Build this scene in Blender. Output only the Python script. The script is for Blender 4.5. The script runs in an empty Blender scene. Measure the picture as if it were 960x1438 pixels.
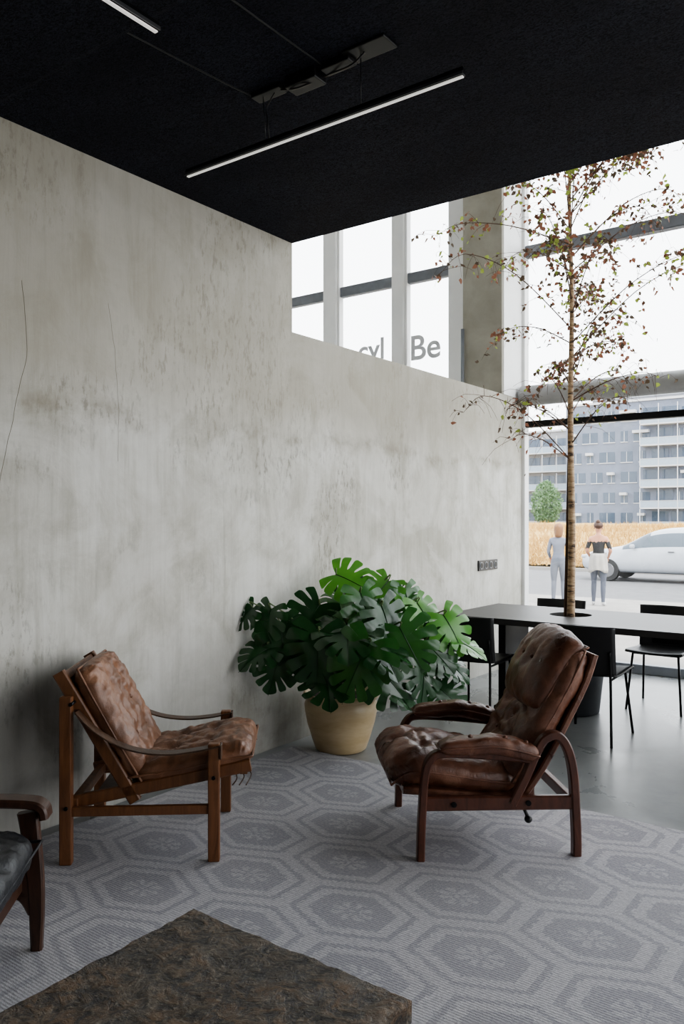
import bpy, bmesh, math, random
from mathutils import Vector, Matrix, noise
random.seed(7)
S=bpy.context.scene
COL=S.collection
V=Vector
# ------------------------------------------------------------------ constants
XW=-3.43; YF=7.94; YC=4.12; ZC=3.345; ZS=2.75; ZT=5.8
FW=V((-.5906,.807,0)); RT=V((.807,.5906,0))
# ------------------------------------------------------------------ material helpers
def lin(c):
    return tuple((x/12.92 if x<=.04045 else ((x+.055)/1.055)**2.4) for x in [v/255 for v in c])+(1,)
class NT:
    def __init__(s,name):
        s.m=bpy.data.materials.new(name); s.m.use_nodes=True
        s.t=s.m.node_tree; s.b=s.t.nodes['Principled BSDF']; s.out=s.t.nodes['Material Output']
    def n(s,typ,**kw):
        nd=s.t.nodes.new(typ)
        for k,v in kw.items(): setattr(nd,k,v)
        return nd
    def l(s,a,b): s.t.links.new(a,b)
    def inp(s,sock,v):
        if isinstance(v,bpy.types.NodeSocket): s.l(v,sock)
        else: sock.default_value=v
    def math(s,op,a,b=None,c=None,clamp=False):
        nd=s.n('ShaderNodeMath',operation=op); nd.use_clamp=clamp
        s.inp(nd.inputs[0],a)
        if b is not None: s.inp(nd.inputs[1],b)
        if c is not None: s.inp(nd.inputs[2],c)
        return nd.outputs[0]
    def coords(s,scale=(1,1,1),rot=(0,0,0)):
        tc=s.n('ShaderNodeTexCoord'); mp=s.n('ShaderNodeMapping')
        mp.inputs['Scale'].default_value=scale; mp.inputs['Rotation'].default_value=rot
        s.l(tc.outputs['Object'],mp.inputs[0]); return mp.outputs[0]
    def noise(s,vec,scale,detail=4,rough=.55,dist=0):
        nd=s.n('ShaderNodeTexNoise'); s.l(vec,nd.inputs['Vector'])
        nd.inputs['Scale'].default_value=scale; nd.inputs['Detail'].default_value=detail
        nd.inputs['Roughness'].default_value=rough; nd.inputs['Distortion'].default_value=dist
        return nd.outputs['Fac']
    def ramp(s,f,stops):
        nd=s.n('ShaderNodeValToRGB'); e=nd.color_ramp.elements
        e[0].position=stops[0][0]; e[0].color=stops[0][1]; e[1].position=stops[-1][0]; e[1].color=stops[-1][1]
        for p,c in stops[1:-1]:
            x=e.new(p); x.color=c
        s.l(f,nd.inputs[0]); return nd.outputs[0]
    def mix(s,f,a,b,mode='MIX'):
        nd=s.n('ShaderNodeMix',data_type='RGBA',blend_type=mode)
        s.inp(nd.inputs[0],f); s.inp(nd.inputs[6],a); s.inp(nd.inputs[7],b); return nd.outputs[2]
    def bump(s,h,strength=.3,dist=.01):
        nd=s.n('ShaderNodeBump'); nd.inputs['Strength'].default_value=strength; nd.inputs['Distance'].default_value=dist
        s.l(h,nd.inputs['Height']); s.l(nd.outputs[0],s.b.inputs['Normal'])
    def col(s,c): s.inp(s.b.inputs['Base Color'],c)
    def set(s,**kw):
        for k,v in kw.items(): s.inp(s.b.inputs[k.replace('_',' ')],v)
def G(v): return (v,v,v,1)
def simple(name,c1,c2=None,rough=.5,metal=0,scale=6,stretch=(1,1,1),bump=0,bdist=.005,spec=.5):
    m=NT(name); c1=lin(c1); c2=lin(c2) if c2 else tuple(x*.75 for x in c1[:3])+(1,)
    v=m.coords(stretch); f=m.noise(v,scale,6,.6,.3)
    m.col(m.ramp(f,[(.3,c1),(.7,c2)])); m.set(Roughness=rough,Metallic=metal,Specular_IOR_Level=spec)
    if bump: m.bump(f,bump,bdist)
    return m.m
# plaster wall
def wall_mat():
    m=NT('weathered_plaster'); v=m.coords()
    a=m.noise(v,.7,6,.62,.5); b=m.noise(v,2.8,9,.7,.5)
    vs=m.coords((5,5,.5)); st=m.noise(vs,2.2,9,.68,.4); st2=m.noise(m.coords((14,14,.7)),1.5,6,.7,.3)
    base=m.ramp(a,[(.3,lin((170,168,158))),(.45,lin((190,188,180))),(.56,lin((202,201,194))),(.7,lin((210,209,204)))])
    c=m.mix(m.ramp(b,[(.34,G(.55)),(.56,G(0))]),base,lin((154,150,136)))
    c=m.mix(m.ramp(st,[(.48,G(0)),(.72,G(.5))]),c,lin((146,142,128)))
    c=m.mix(m.ramp(st2,[(.52,G(0)),(.72,G(.25))]),c,lin((130,126,112)))
    c=m.mix(m.ramp(m.noise(v,1.2,7,.62,.7),[(.50,G(0)),(.58,G(.36)),(.72,G(.26))]),c,lin((216,215,210)))
    sp=m.noise(m.coords((1,1,.35)),34,6,.75); pt=m.noise(v,.95,4,.6,.5)
    k=m.math('MULTIPLY',m.ramp(sp,[(.52,G(0)),(.62,G(1))]),m.ramp(pt,[(.50,G(0)),(.62,G(.55))]))
    c=m.mix(k,c,lin((98,93,78)))
    sx=m.n('ShaderNodeSeparateXYZ'); tc=m.n('ShaderNodeTexCoord'); m.l(tc.outputs['Object'],sx.inputs[0])
    zz=m.math('ADD',sx.outputs[2],m.math('MULTIPLY',m.noise(v,1.8,6,.6),.35))
    band=m.math('SUBTRACT',1,m.math('MULTIPLY',m.math('ABSOLUTE',m.math('SUBTRACT',zz,2.22)),11),clamp=True)
    band=m.math('MULTIPLY',band,m.ramp(m.noise(v,4,6,.7),[(.42,G(0)),(.62,G(.55))]))
    c=m.mix(band,c,lin((118,110,90)))
    nd=m.n('ShaderNodeMapRange'); m.l(zz,nd.inputs[0]); nd.inputs[1].default_value=2.15; nd.inputs[2].default_value=2.45
    c=m.mix(m.math('MULTIPLY',nd.outputs[0],.5),c,lin((160,154,138)))  # upper wall dimmed in the colour, painting the light's gradient
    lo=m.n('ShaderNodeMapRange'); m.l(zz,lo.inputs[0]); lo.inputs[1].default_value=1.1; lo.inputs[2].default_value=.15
    c=m.mix(m.math('MULTIPLY',lo.outputs[0],.5),c,lin((112,111,106)))  # darker towards the floor: light falloff painted into the plaster
    m.col(c); m.set(Roughness=.75,Specular_IOR_Level=.3)
    h=m.math('ADD',m.math('MULTIPLY',b,.7),m.math('MULTIPLY',st,.5)); m.bump(h,.3,.012)
    return m.m
M={}
M['wall']=wall_mat()
M['white']=simple('white_frame_paint',(230,230,228),(220,221,220),.5,scale=3)
M['whitewall']=simple('white_painted_wall',(216,215,211),(206,205,201),.8,scale=2)
M['darkframe']=simple('grey_steel_frame',(120,124,130),(104,108,114),.45,.1)
M['blind']=simple('grey_blind_housing',(168,168,168),(152,152,153),.5,.0)
M['blackmetal']=simple('black_metal',(16,16,18),(10,10,12),.4,.5)
M['conc_col']=simple('raw_concrete',(160,157,146),(136,133,122),.85,scale=3,bump=.3)
M['blk']=simple('black_plastic',(22,22,24),(14,14,15),.35)
def ceil_mat():
    m=NT('black_acoustic_spray'); v=m.coords((1,1.8,1)); a=m.noise(v,30,8,.75,1.5); b=m.noise(v,1.2,3); f=m.noise(v,40,5,.7,2.5)
    c=m.mix(m.ramp(b,[(.35,G(0)),(.65,G(1))]),lin((50,52,63)),lin((62,65,78)))
    c=m.mix(m.ramp(f,[(.42,G(1)),(.56,G(0))]),c,lin((20,21,27)))
    m.col(c); m.set(Roughness=.95,Specular_IOR_Level=.2)
    m.bump(a,.8,.07); return m.m
M['ceil']=ceil_mat()
def floor_mat():
    m=NT('polished_concrete'); v=m.coords(); a=m.noise(v,1.1,7,.6,1.2); b=m.noise(v,7,7,.65,.5)
    c=m.ramp(a,[(.3,lin((110,113,113))),(.55,lin((134,136,136))),(.75,lin((154,155,153)))])
    c=m.mix(m.ramp(b,[(.45,G(0)),(.7,G(.3))]),c,lin((102,104,105)))
    m.col(c); m.set(Roughness=m.ramp(a,[(.3,G(.24)),(.7,G(.38))])); m.bump(b,.05,.004); return m.m
M['floor']=floor_mat()
def rug_mat():
    m=NT('woven_trellis_rug'); tc=m.n('ShaderNodeTexCoord'); 
    wob=m.n('ShaderNodeTexNoise'); wob.inputs['Scale'].default_value=40; m.l(tc.outputs['Object'],wob.inputs['Vector'])
    sx=m.n('ShaderNodeSeparateXYZ'); m.l(tc.outputs['Object'],sx.inputs[0])
    W=.53; WY=.395
    off=m.math('MULTIPLY',m.math('SUBTRACT',wob.outputs['Fac'],.5),.02)
    def snap(a,st): return m.math('MULTIPLY',m.math('FLOOR',m.math('DIVIDE',a,st)),st)
    X=m.math('DIVIDE',m.math('ADD',snap(m.math('ADD',sx.outputs[0],1.225+20*W),.0115),off),W)
    Y=m.math('DIVIDE',m.math('ADD',snap(m.math('ADD',sx.outputs[1],-2.45+20*WY*1.732),.0115),off),WY)
    def cell(ox,oy):
        x=m.math('SUBTRACT',m.math('MODULO',m.math('ADD',X,.5+ox),1),.5)
        y=m.math('SUBTRACT',m.math('MODULO',m.math('ADD',Y,.866+oy),1.732),.866)
        ax=m.math('ABSOLUTE',x); ay=m.math('ABSOLUTE',y)
        d=m.math('MAXIMUM',ax,m.math('ADD',m.math('MULTIPLY',ax,.5),m.math('MULTIPLY',ay,.866)))
        return d,x,y
    d1,x1,y1=cell(0,0); d2,x2,y2=cell(.5,.866)
    d=m.math('MINIMUM',d1,d2); pick=m.math('LESS_THAN',d1,d2)
    def sel(a,b): return m.math('ADD',m.math('MULTIPLY',a,pick),m.math('MULTIPLY',b,m.math('SUBTRACT',1,pick)))
    x=sel(x1,x2); y=sel(y1,y2)
    r=m.math('SQRT',m.math('ADD',m.math('MULTIPLY',x,x),m.math('MULTIPLY',y,y)))
    th=m.math('ARCTAN2',y,x)
    def band(lo,hi):
        return m.math('MULTIPLY',m.math('GREATER_THAN',d,lo),m.math('LESS_THAN',d,hi))
    fl=m.math('MULTIPLY',m.math('LESS_THAN',r,.165),m.math('GREATER_THAN',r,.05))
    spk=m.math('MULTIPLY',m.math('GREATER_THAN',m.math('COSINE',m.math('MULTIPLY',th,8)),-.25),fl)
    spk=m.math('MAXIMUM',spk,m.math('LESS_THAN',r,.025))
    light=m.math('MAXIMUM',m.math('MAXIMUM',band(.44,2),band(.30,.385)),m.math('MULTIPLY',spk,.8))
    n=m.noise(tc.outputs['Object'],70,4,.7); wn=m.noise(m.coords((30,140,1)),1,3,.6); big=m.noise(tc.outputs['Object'],1.2,4)
    wn2=m.noise(m.coords((90,90,1)),1,3,.7)
    lightn=m.math('MULTIPLY',light,m.ramp(wn,[(.35,G(.45)),(.6,G(1))]))
    c=m.mix(m.math('ADD',m.math('MULTIPLY',lightn,.66),m.ramp(wn2,[(.42,G(0)),(.6,G(.28))])),lin((154,154,160)),lin((200,199,202)))
    c=m.mix(m.ramp(n,[(.4,G(0)),(.65,G(.35))]),c,lin((122,122,129)))
    c=m.mix(m.ramp(big,[(.35,G(0)),(.7,G(.25))]),c,lin((182,178,176)))
    m.col(c); m.set(Roughness=.95,Specular_IOR_Level=.1)
    wv=m.n('ShaderNodeTexWave',wave_type='BANDS',bands_direction='Y'); wv.inputs['Scale'].default_value=26; wv.inputs['Distortion'].default_value=3; wv.inputs['Detail'].default_value=3; wv.inputs['Detail Scale'].default_value=6
    m.l(tc.outputs['Object'],wv.inputs['Vector'])
    m.bump(m.math('ADD',m.math('MULTIPLY',wv.outputs['Fac'],.5),m.math('MULTIPLY',n,1.0)),.35,.005)
    return m.m
M['rug']=rug_mat()
def leather(name,c1,c2,c3,rough=.34):
    m=NT(name); v=m.coords(); a=m.noise(v,5,7,.62,1.0); b=m.noise(v,38,6,.7,1.8); g=m.noise(v,220,3,.6)
    c=m.ramp(a,[(.3,lin(c1)),(.52,lin(c2)),(.74,lin(c3))])
    c=m.mix(m.ramp(b,[(.5,G(0)),(.72,G(.35))]),c,lin(c1))
    m.col(c); m.set(Roughness=m.ramp(a,[(.3,G(rough-.06)),(.7,G(rough+.14))]),Specular_IOR_Level=.55)
    m.bump(m.math('ADD',m.math('MULTIPLY',m.noise(v,11,5,.6,2.2),1.2),m.math('ADD',m.math('MULTIPLY',b,.5),m.math('MULTIPLY',g,.2))),.4,.008); return m.m
M['tan']=leather('aged_tan_leather',(84,55,38),(120,82,58),(150,110,84),.36)
M['cog']=leather('cognac_leather',(70,42,31),(108,70,52),(152,112,90),.3)
M['strap']=leather('strap_leather',(52,36,26),(76,54,38),(96,72,52),.4)
M['blkl']=leather('black_leather',(18,19,22),(26,28,32),(38,40,45),.35)
def wood(name,c1,c2,rough=.42,st=(3,3,30)):
    m=NT(name); v=m.coords(st); f=m.noise(v,2.2,8,.65,1.0)
    m.col(m.ramp(f,[(.3,lin(c1)),(.7,lin(c2))])); m.set(Roughness=rough); m.bump(f,.12,.004); return m.m
M['oak']=wood('oiled_oak',(86,54,32),(126,84,53),st=(14,14,2))
M['rose']=wood('dark_rosewood',(62,36,27),(94,56,41),.35,st=(12,12,3))
M['walnut']=wood('walnut',(46,30,22),(76,50,36),.4,st=(12,12,3))
M['tabletop']=simple('dark_stained_top',(62,60,59),(48,47,46),.42,scale=5,stretch=(1,8,8),bump=.05)
def stone_mat():
    m=NT('rusty_slate'); v=m.coords(); a=m.noise(v,4.5,8,.65,1.4); b=m.noise(v,18,9,.74,1); e=m.noise(v,70,4,.7)
    c=m.ramp(a,[(.28,lin((84,78,70))),(.46,lin((122,108,90))),(.6,lin((136,108,78))),(.75,lin((104,95,83)))])
    c=m.mix(m.ramp(b,[(.42,G(.9)),(.56,G(0))]),c,lin((34,31,28)))
    c=m.mix(m.ramp(e,[(.52,G(0)),(.66,G(.6))]),c,lin((172,160,140)))
    m.col(c); m.set(Roughness=m.ramp(b,[(.35,G(.28)),(.65,G(.58))]))
    m.bump(m.math('ADD',m.math('MULTIPLY',a,1.2),m.math('ADD',b,m.math('MULTIPLY',e,.3))),1,.05); return m.m
M['stone']=stone_mat()
M['pot']=simple('glazed_beige_ceramic',(200,182,148),(174,152,116),.32,scale=4,stretch=(1,1,3),bump=.1)
M['soil']=simple('soil',(48,38,30),(28,22,18),.95,scale=30,bump=.6)
M['planter']=simple('charcoal_planter',(60,63,66),(48,50,54),.6)
def leaf_mat(name,c1,c2,rough,tr=.25):
    m=NT(name); v=m.coords(); f=m.noise(v,7,4); m.col(m.ramp(f,[(.3,lin(c1)),(.7,lin(c2))])); m.set(Roughness=rough,Specular_IOR_Level=.5)
    t=m.n('ShaderNodeBsdfTranslucent'); t.inputs[0].default_value=lin(tuple(min(255,x*1.5) for x in c2))
    mx=m.n('ShaderNodeMixShader'); mx.inputs[0].default_value=tr
    m.l(m.b.outputs[0],mx.inputs[1]); m.l(t.outputs[0],mx.inputs[2]); m.l(mx.outputs[0],m.out.inputs[0]); return m.m
M['mon1']=leaf_mat('monstera_leaf_dark',(28,58,34),(44,80,44),.22,.12)
M['mon2']=leaf_mat('monstera_leaf_lit',(60,112,42),(90,146,58),.28,.25)  # brighter green puts light into the colour of the upper leaves
M['mon3']=leaf_mat('monstera_leaf_mid',(38,82,38),(58,106,50),.24,.18)
M['monstem']=simple('monstera_petiole',(70,96,48),(92,110,60),.4)
M['bl1']=leaf_mat('birch_leaf_green',(92,110,50),(124,136,66),.5,.35)
M['bl2']=leaf_mat('birch_leaf_brown',(108,72,56),(128,88,70),.6,.2)
M['bl3']=leaf_mat('birch_leaf_dark',(68,56,46),(90,76,60),.6,.15)
def bark():
    m=NT('birch_bark'); f=m.noise(m.coords((6,6,26)),2,6,.6); m.col(m.ramp(f,[(.36,lin((58,44,34))),(.47,lin((150,124,94))),(.7,lin((196,172,140)))])); m.set(Roughness=.7); return m.m
M['bark']=bark()
M['twig']=simple('birch_twig',(96,70,52),(68,50,38),.7)
def glassm():
    m=NT('window_glass'); t=m.n('ShaderNodeBsdfTransparent'); t.inputs[0].default_value=(.97,.98,.98,1)
    g=m.n('ShaderNodeBsdfGlossy'); g.inputs['Roughness'].default_value=.02
    mx=m.n('ShaderNodeMixShader'); mx.inputs[0].default_value=.05
    m.l(t.outputs[0],mx.inputs[1]); m.l(g.outputs[0],mx.inputs[2]); m.l(mx.outputs[0],m.out.inputs[0]); return m.m
M['glass']=glassm()
def emis(name,c,s):
    m=NT(name); m.set(Emission_Color=c,Emission_Strength=s); m.col(c); return m.m
M['led']=emis('led_diffuser',(1,.97,.92,1),.25)
M['letter']=simple('frosted_letter_vinyl',(200,202,205),(192,194,198),.6)
# ------------------------------------------------------------------ geometry helpers
def empty(name,loc=(0,0,0),rz=0):
    o=bpy.data.objects.new(name,None); o.location=loc; o.rotation_euler=(0,0,rz); o.empty_display_size=.1; COL.objects.link(o); return o
def obj(name,me,mats,parent=None,smooth=False):
    o=bpy.data.objects.new(name,me); COL.objects.link(o)
    if not isinstance(mats,(list,tuple)): mats=[mats]
    for k in mats: me.materials.append(k)
    if smooth:
        for p in me.polygons: p.use_smooth=True
    if parent: o.parent=parent
    return o
def from_bm(name,bm,mats,parent=None,smooth=False):
    bmesh.ops.recalc_face_normals(bm,faces=bm.faces)
    me=bpy.data.meshes.new(name); bm.to_mesh(me); bm.free(); return obj(name,me,mats,parent,smooth)
def addbox(bm,c,s,rot=None):
    r=bmesh.ops.create_cube(bm,size=1); vs=r['verts']
    bmesh.ops.scale(bm,vec=s,verts=vs)
    if rot is not None: bmesh.ops.rotate(bm,cent=(0,0,0),matrix=rot,verts=vs)
    bmesh.ops.translate(bm,vec=c,verts=vs); return vs
def box(name,c,s,mat,parent=None,rot=None,bev=0):
    bm=bmesh.new(); addbox(bm,c,s,rot)
    if bev: bmesh.ops.bevel(bm,geom=bm.edges[:],offset=bev,segments=2,affect='EDGES',profile=.5)
    return from_bm(name,bm,mat,parent)
def boxx(name,x0,x1,y0,y1,z0,z1,mat,parent=None,bev=0):
    return box(name,((x0+x1)/2,(y0+y1)/2,(z0+z1)/2),(abs(x1-x0),abs(y1-y0),abs(z1-z0)),mat,parent,None,bev)
def boxes(name,lst,mat,parent=None,bev=0):
    bm=bmesh.new()
    for (x0,x1,y0,y1,z0,z1) in lst: addbox(bm,((x0+x1)/2,(y0+y1)/2,(z0+z1)/2),(x1-x0,y1-y0,z1-z0))
    if bev: bmesh.ops.bevel(bm,geom=bm.edges[:],offset=bev,segments=2,affect='EDGES')
    return from_bm(name,bm,mat,parent)
def cyl_bm(bm,p0,p1,r0,r1,n=12):
    p0=V(p0);p1=V(p1); ax=(p1-p0); q=ax.to_track_quat('Z','Y').to_matrix()
    a=[];b=[]
    for i in range(n):
        t=2*math.pi*i/n; u=q@V((math.cos(t),math.sin(t),0))
        a.append(bm.verts.new(p0+u*r0)); b.append(bm.verts.new(p1+u*r1))
    for i in range(n):
        j=(i+1)%n; f=bm.faces.new((a[i],a[j],b[j],b[i])); f.smooth=True
    bm.faces.new(a[::-1]); bm.faces.new(b)
def smoothpath(pts,n=6):
    pts=[V(p) for p in pts]; out=[]
    for i in range(len(pts)-1):
        p0=pts[max(i-1,0)];p1=pts[i];p2=pts[i+1];p3=pts[min(i+2,len(pts)-1)]
        for k in range(n):
            t=k/n; out.append(.5*((2*p1)+(p2-p0)*t+(2*p0-5*p1+4*p2-p3)*t*t+(3*p1-p0-3*p2+p3)*t**3))
    out.append(pts[-1]); return out
def tube_bm(bm,pts,r,n=8,r1=None):
    rings=[]; N=len(pts)
    up=None
    for i,p in enumerate(pts):
        t=(pts[min(i+1,N-1)]-pts[max(i-1,0)]).normalized()
        if up is None: up=V((0,0,1)) if abs(t.z)<.9 else V((1,0,0))
        a=t.cross(up).normalized(); up=a.cross(t).normalized()
        rr=r if r1 is None else r+(r1-r)*i/(N-1)
        rings.append([bm.verts.new(p+(a*math.cos(2*math.pi*k/n)+up*math.sin(2*math.pi*k/n))*rr) for k in range(n)])
    for i in range(N-1):
        for k in range(n):
            j=(k+1)%n; f=bm.faces.new((rings[i][k],rings[i][j],rings[i+1][j],rings[i+1][k])); f.smooth=True
    bm.faces.new(rings[0][::-1]); bm.faces.new(rings[-1])
def tube(name,pts,r,mat,parent=None,n=8,sm=6,r1=None):
    bm=bmesh.new(); tube_bm(bm,smoothpath(pts,sm) if sm else [V(p) for p in pts],r,n,r1); return from_bm(name,bm,mat,parent)
def sweep(name,pts,w,t,mat,parent=None,sm=6,lat=(0,1,0),bev=.006,taper=None):
    P=smoothpath(pts,sm) if sm else [V(p) for p in pts]; L=V(lat); bm=bmesh.new(); rings=[]; N=len(P)
    for i,p in enumerate(P):
        d=(P[min(i+1,N-1)]-P[max(i-1,0)]).normalized(); nrm=d.cross(L).normalized()
        k=1 if taper is None else taper(i/(N-1)); hw=w/2; ht=t/2*k; b=min(bev,ht*.45)
        sec=[(-hw+b,-ht),(hw-b,-ht),(hw,-ht+b),(hw,ht-b),(hw-b,ht),(-hw+b,ht),(-hw,ht-b),(-hw,-ht+b)]
        rings.append([bm.verts.new(p+L*a+nrm*c) for a,c in sec])
    for i in range(N-1):
        for k in range(8):
            j=(k+1)%8; bm.faces.new((rings[i][k],rings[i][j],rings[i+1][j],rings[i+1][k]))
    bm.faces.new(rings[0][::-1]); bm.faces.new(rings[-1])
    return from_bm(name,bm,mat,parent)
def lathe(name,prof,mat,parent=None,n=48,loc=(0,0,0)):
    bm=bmesh.new(); rings=[]
    for r,z in prof: rings.append([bm.verts.new((loc[0]+r*math.cos(2*math.pi*k/n),loc[1]+r*math.sin(2*math.pi*k/n),loc[2]+z)) for k in range(n)])
    for i in range(len(rings)-1):
        for k in range(n):
            j=(k+1)%n; f=bm.faces.new((rings[i][k],rings[i][j],rings[i+1][j],rings[i+1][k])); f.smooth=True
    bm.faces.new(rings[0][::-1]); bm.faces.new(rings[-1]); return from_bm(name,bm,mat,parent)
def cushion(name,L,W,T,tufts,fmap,mat,parent,depth=.5,p=5,nu=72,nv=56,wr=.006,seed=0,roll=.5):
    """tufted cushion; u along length -1..1, v across; fmap(u,v,h)->Vector"""
    bm=bmesh.new(); grid={}
    def thick(u,v):
        f=(max(0,1-abs(u)**p)*max(0,1-abs(v)**p))**roll
        dim=0
        for (a,b) in tufts:
            d2=((u-a)*L/2)**2+((v-b)*W/2)**2
            dim=max(dim,math.exp(-d2/(2*.028**2)))
        cr=0
        for i,(a,b) in enumerate(tufts):
            for (c,d) in tufts[i+1:]:
                A=V((a*L/2,b*W/2));B=V((c*L/2,d*W/2)); ln=(B-A).length
                if ln<.26:
                    P=V((u*L/2,v*W/2)); t=max(0,min(1,(P-A).dot(B-A)/ln**2)); dd=(P-(A+(B-A)*t)).length
                    cr=max(cr,.45*math.exp(-dd/.016))
        return f*(1-depth*max(dim,cr))
    for s in (1,-1):
        for i in range(nu+1):
            for j in range(nv+1):
                if s==-1 and (i in(0,nu) or j in(0,nv)): grid[(s,i,j)]=grid[(1,i,j)]; continue
                u=-math.cos(math.pi*i/nu)*.5+(-1+2*i/nu)*.5; v=-math.cos(math.pi*j/nv)*.5+(-1+2*j/nv)*.5
                th=thick(u,v) if s==1 else (max(0,1-abs(u)**p)*max(0,1-abs(v)**p))**roll
                w=noise.fractal(V((u*L*9+seed,v*W*9,s*3)),.8,2.2,4)*wr*2*min(1,th*2)
                k=1-.06*(abs(u)**4)*(abs(v)**4)*2
                grid[(s,i,j)]=bm.verts.new(fmap(u*k,v*k,s*T/2*th+w))
    for s in (1,-1):
        for i in range(nu):
            for j in range(nv):
                q=[grid[(s,i,j)],grid[(s,i+1,j)],grid[(s,i+1,j+1)],grid[(s,i,j+1)]]
                if s==-1:q=q[::-1]
                try:f=bm.faces.new(q); f.smooth=True
                except: pass
    o=from_bm(name,bm,mat,parent,True)
    rim=[fmap(u,v,0) for u,v in ([(-.985+1.97*k/20,-.985) for k in range(21)]+[(.985,-.985+1.97*k/20) for k in range(1,21)]+[(.985-1.97*k/20,.985) for k in range(1,21)]+[(-.985,.985-1.97*k/20) for k in range(1,21)])]
    bm=bmesh.new(); tube_bm(bm,rim,.0055,6); from_bm(name+'_piping',bm,mat,parent)
    if tufts:
        bm=bmesh.new()
        for a,b in tufts:
            c=fmap(a,b,T/2*(1-depth)*((max(0,1-abs(a)**p)*max(0,1-abs(b)**p))**roll)+.003); r=bmesh.ops.create_icosphere(bm,subdivisions=2,radius=.011); bmesh.ops.translate(bm,vec=c,verts=r['verts'])
        from_bm(name+'_buttons',bm,mat,parent,True)
    return o
def linemap(p0,p1,W,bend=0,y0=0):
    p0=V((p0[0],0,p0[1]));p1=V((p1[0],0,p1[1])); d=(p1-p0); n=V((-d.z,0,d.x)).normalized()
    def f(u,v,h):
        t=(u+1)/2; return p0+d*t+n*(h+bend*(1-u*u))+V((0,y0+v*W/2,0))
    return f
def pathmap(pts,W,y0=0,flip=1):
    P=smoothpath([V((a,0,b)) for a,b in pts],12); N=len(P)-1
    def f(u,v,h):
        t=(u+1)/2*N; i=min(max(int(t),0),N-1); fr=t-i; p=P[i].lerp(P[i+1],fr)
        a=max(i-2,0);b=min(i+3,N); d=(P[b]-P[a]).normalized(); n=V((-d.z,0,d.x))*flip
        return p+n*h+V((0,y0+v*W/2,0))
    return f
# ------------------------------------------------------------------ ROOM
boxx('floor',-9.2,7,-4.2,8.05,-.2,0,M['floor'])
wl=empty('wall_left')
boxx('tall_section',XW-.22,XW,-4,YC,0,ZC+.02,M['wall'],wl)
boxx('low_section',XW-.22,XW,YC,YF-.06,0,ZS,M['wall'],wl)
ck=empty('trim_wall_cracks')
def crack(name,pts,r=.0022):
    P=[V((XW,q.x+noise.noise(V((q.x*9,q.y*9,1)))*.008,q.y)) for q in smoothpath([V(p) for p in pts],10)]
    bm=bmesh.new(); tube_bm(bm,P,r,5); from_bm(name,bm,M['crack'],ck)
M['crack']=simple('crack_line',(124,118,102),(108,103,88),.9)  # grey-brown of the thin crack lines in the plaster
crack('crack_1',[(2.14,2.62),(2.16,2.3),(2.10,2.0),(2.0,1.55)],.0012)
crack('crack_2',[(2.63,2.62),(2.69,2.2),(2.69,1.8)],.0007)
boxx('wall_back',-3.63,7,-4.2,-4,0,ZC,M['whitewall'])
boxx('wall_annex_side',-9.4,-9.2,YC,YF,0,ZT,M['white'])
boxx('wall_annex_rear',-9.2,XW-.22,YC-.2,YC,0,ZT,M['white'])
boxx('ceiling',XW,7,-4,YC,ZC,ZC+.28,M['ceil'])
boxx('wall_upper_fascia',XW-.22,7,YC-.2,YC,ZC+.28,ZT,M['white'])
boxx('ceiling_high',-9.4,7,YC-.2,YF+.1,ZT,ZT+.2,M['white'])
sw=empty('ceiling_bulkhead')
box('felt_wrap',(-2.72,.2,ZC-.035),(1.38,3.4,.09),M['ceil'],sw,None,.035)
co=empty('concrete_column')
boxx('shaft',XW-.44,XW,YF-.54,YF-.06,ZS+.001,ZT,M['conc_col'],co,.008)
boxx('shaft_lower',XW-.66,XW-.225,YF-.54,YF-.06,0,ZS,M['conc_col'],co)
boxx('lit_face',XW-.001,XW+.004,YF-.5,YF-.06,ZS+.001,ZT,M['white'],co)  # white skin paints facade light onto this side of the concrete
tube('drain_pipe',[(XW-.42,YF-.58,ZS-.3),(XW-.42,YF-.58,3.45)],.018,M['darkframe'],co,sm=0)
wr=empty('wall_right')
boxes('masonry',[(6.0,6.2,-4.0,.2,0,ZC),(6.0,6.2,3.7,4.2,0,ZT),(6.0,6.2,.2,3.7,3.0,ZC+.3),(6.0,6.2,.2,3.7,0,.4)],M['whitewall'],wr)
w3=empty('fill_window_3'); boxes('frame',[(6.02,6.1,.2,.26,.4,3.0),(6.02,6.1,3.64,3.7,.4,3.0),(6.02,6.1,1.9,1.96,.4,3.0),(6.02,6.1,4.2,4.26,0,ZT),(6.02,6.1,7.8,7.88,0,ZT),(6.02,6.1,4.26,7.8,2.66,2.8)],M['darkframe'],w3)  # side window out of view, added and sized to brighten the room
w1=empty('window_1')
R=6.0
boxes('grey_transoms',[(XW,R,YF-.05,YF+.05,4.24,4.36)],M['darkframe'],w1,.01)
boxes('thin_transom',[(XW,R,YF-.045,YF+.045,2.455,2.52)],M['blackmetal'],w1,.006)
boxes('bottom_rail',[(XW,R,YF-.05,YF+.05,0,.09)],M['darkframe'],w1,.006)
boxes('left_jamb',[(XW-.03,XW+.035,YF-.06,YF+.05,0,ZT)],M['white'],w1,.004)
boxes('posts',[(.45,.55,YF-.05,YF+.05,0,ZT),(3.4,3.5,YF-.05,YF+.05,0,ZT)],M['darkframe'],w1,.006)
tube('roller_blind_housing',[(XW+.04,YF-.13,2.77),(R,YF-.13,2.77)],.105,M['blind'],w1,n=24,sm=0)
boxes('head_rail',[(XW,R,YF-.05,YF+.05,ZT-.1,ZT)],M['darkframe'],w1)
boxx('glass_pane',XW,R,YF+.0,YF+.006,.05,ZT,M['glass'],w1)
w2=empty('window_2')
posts=[(-7.9,-7.74),(-6.03,-5.84),(-5.02,-4.87),(-4.27,-4.08),(-9.2,-9.05)]
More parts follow.
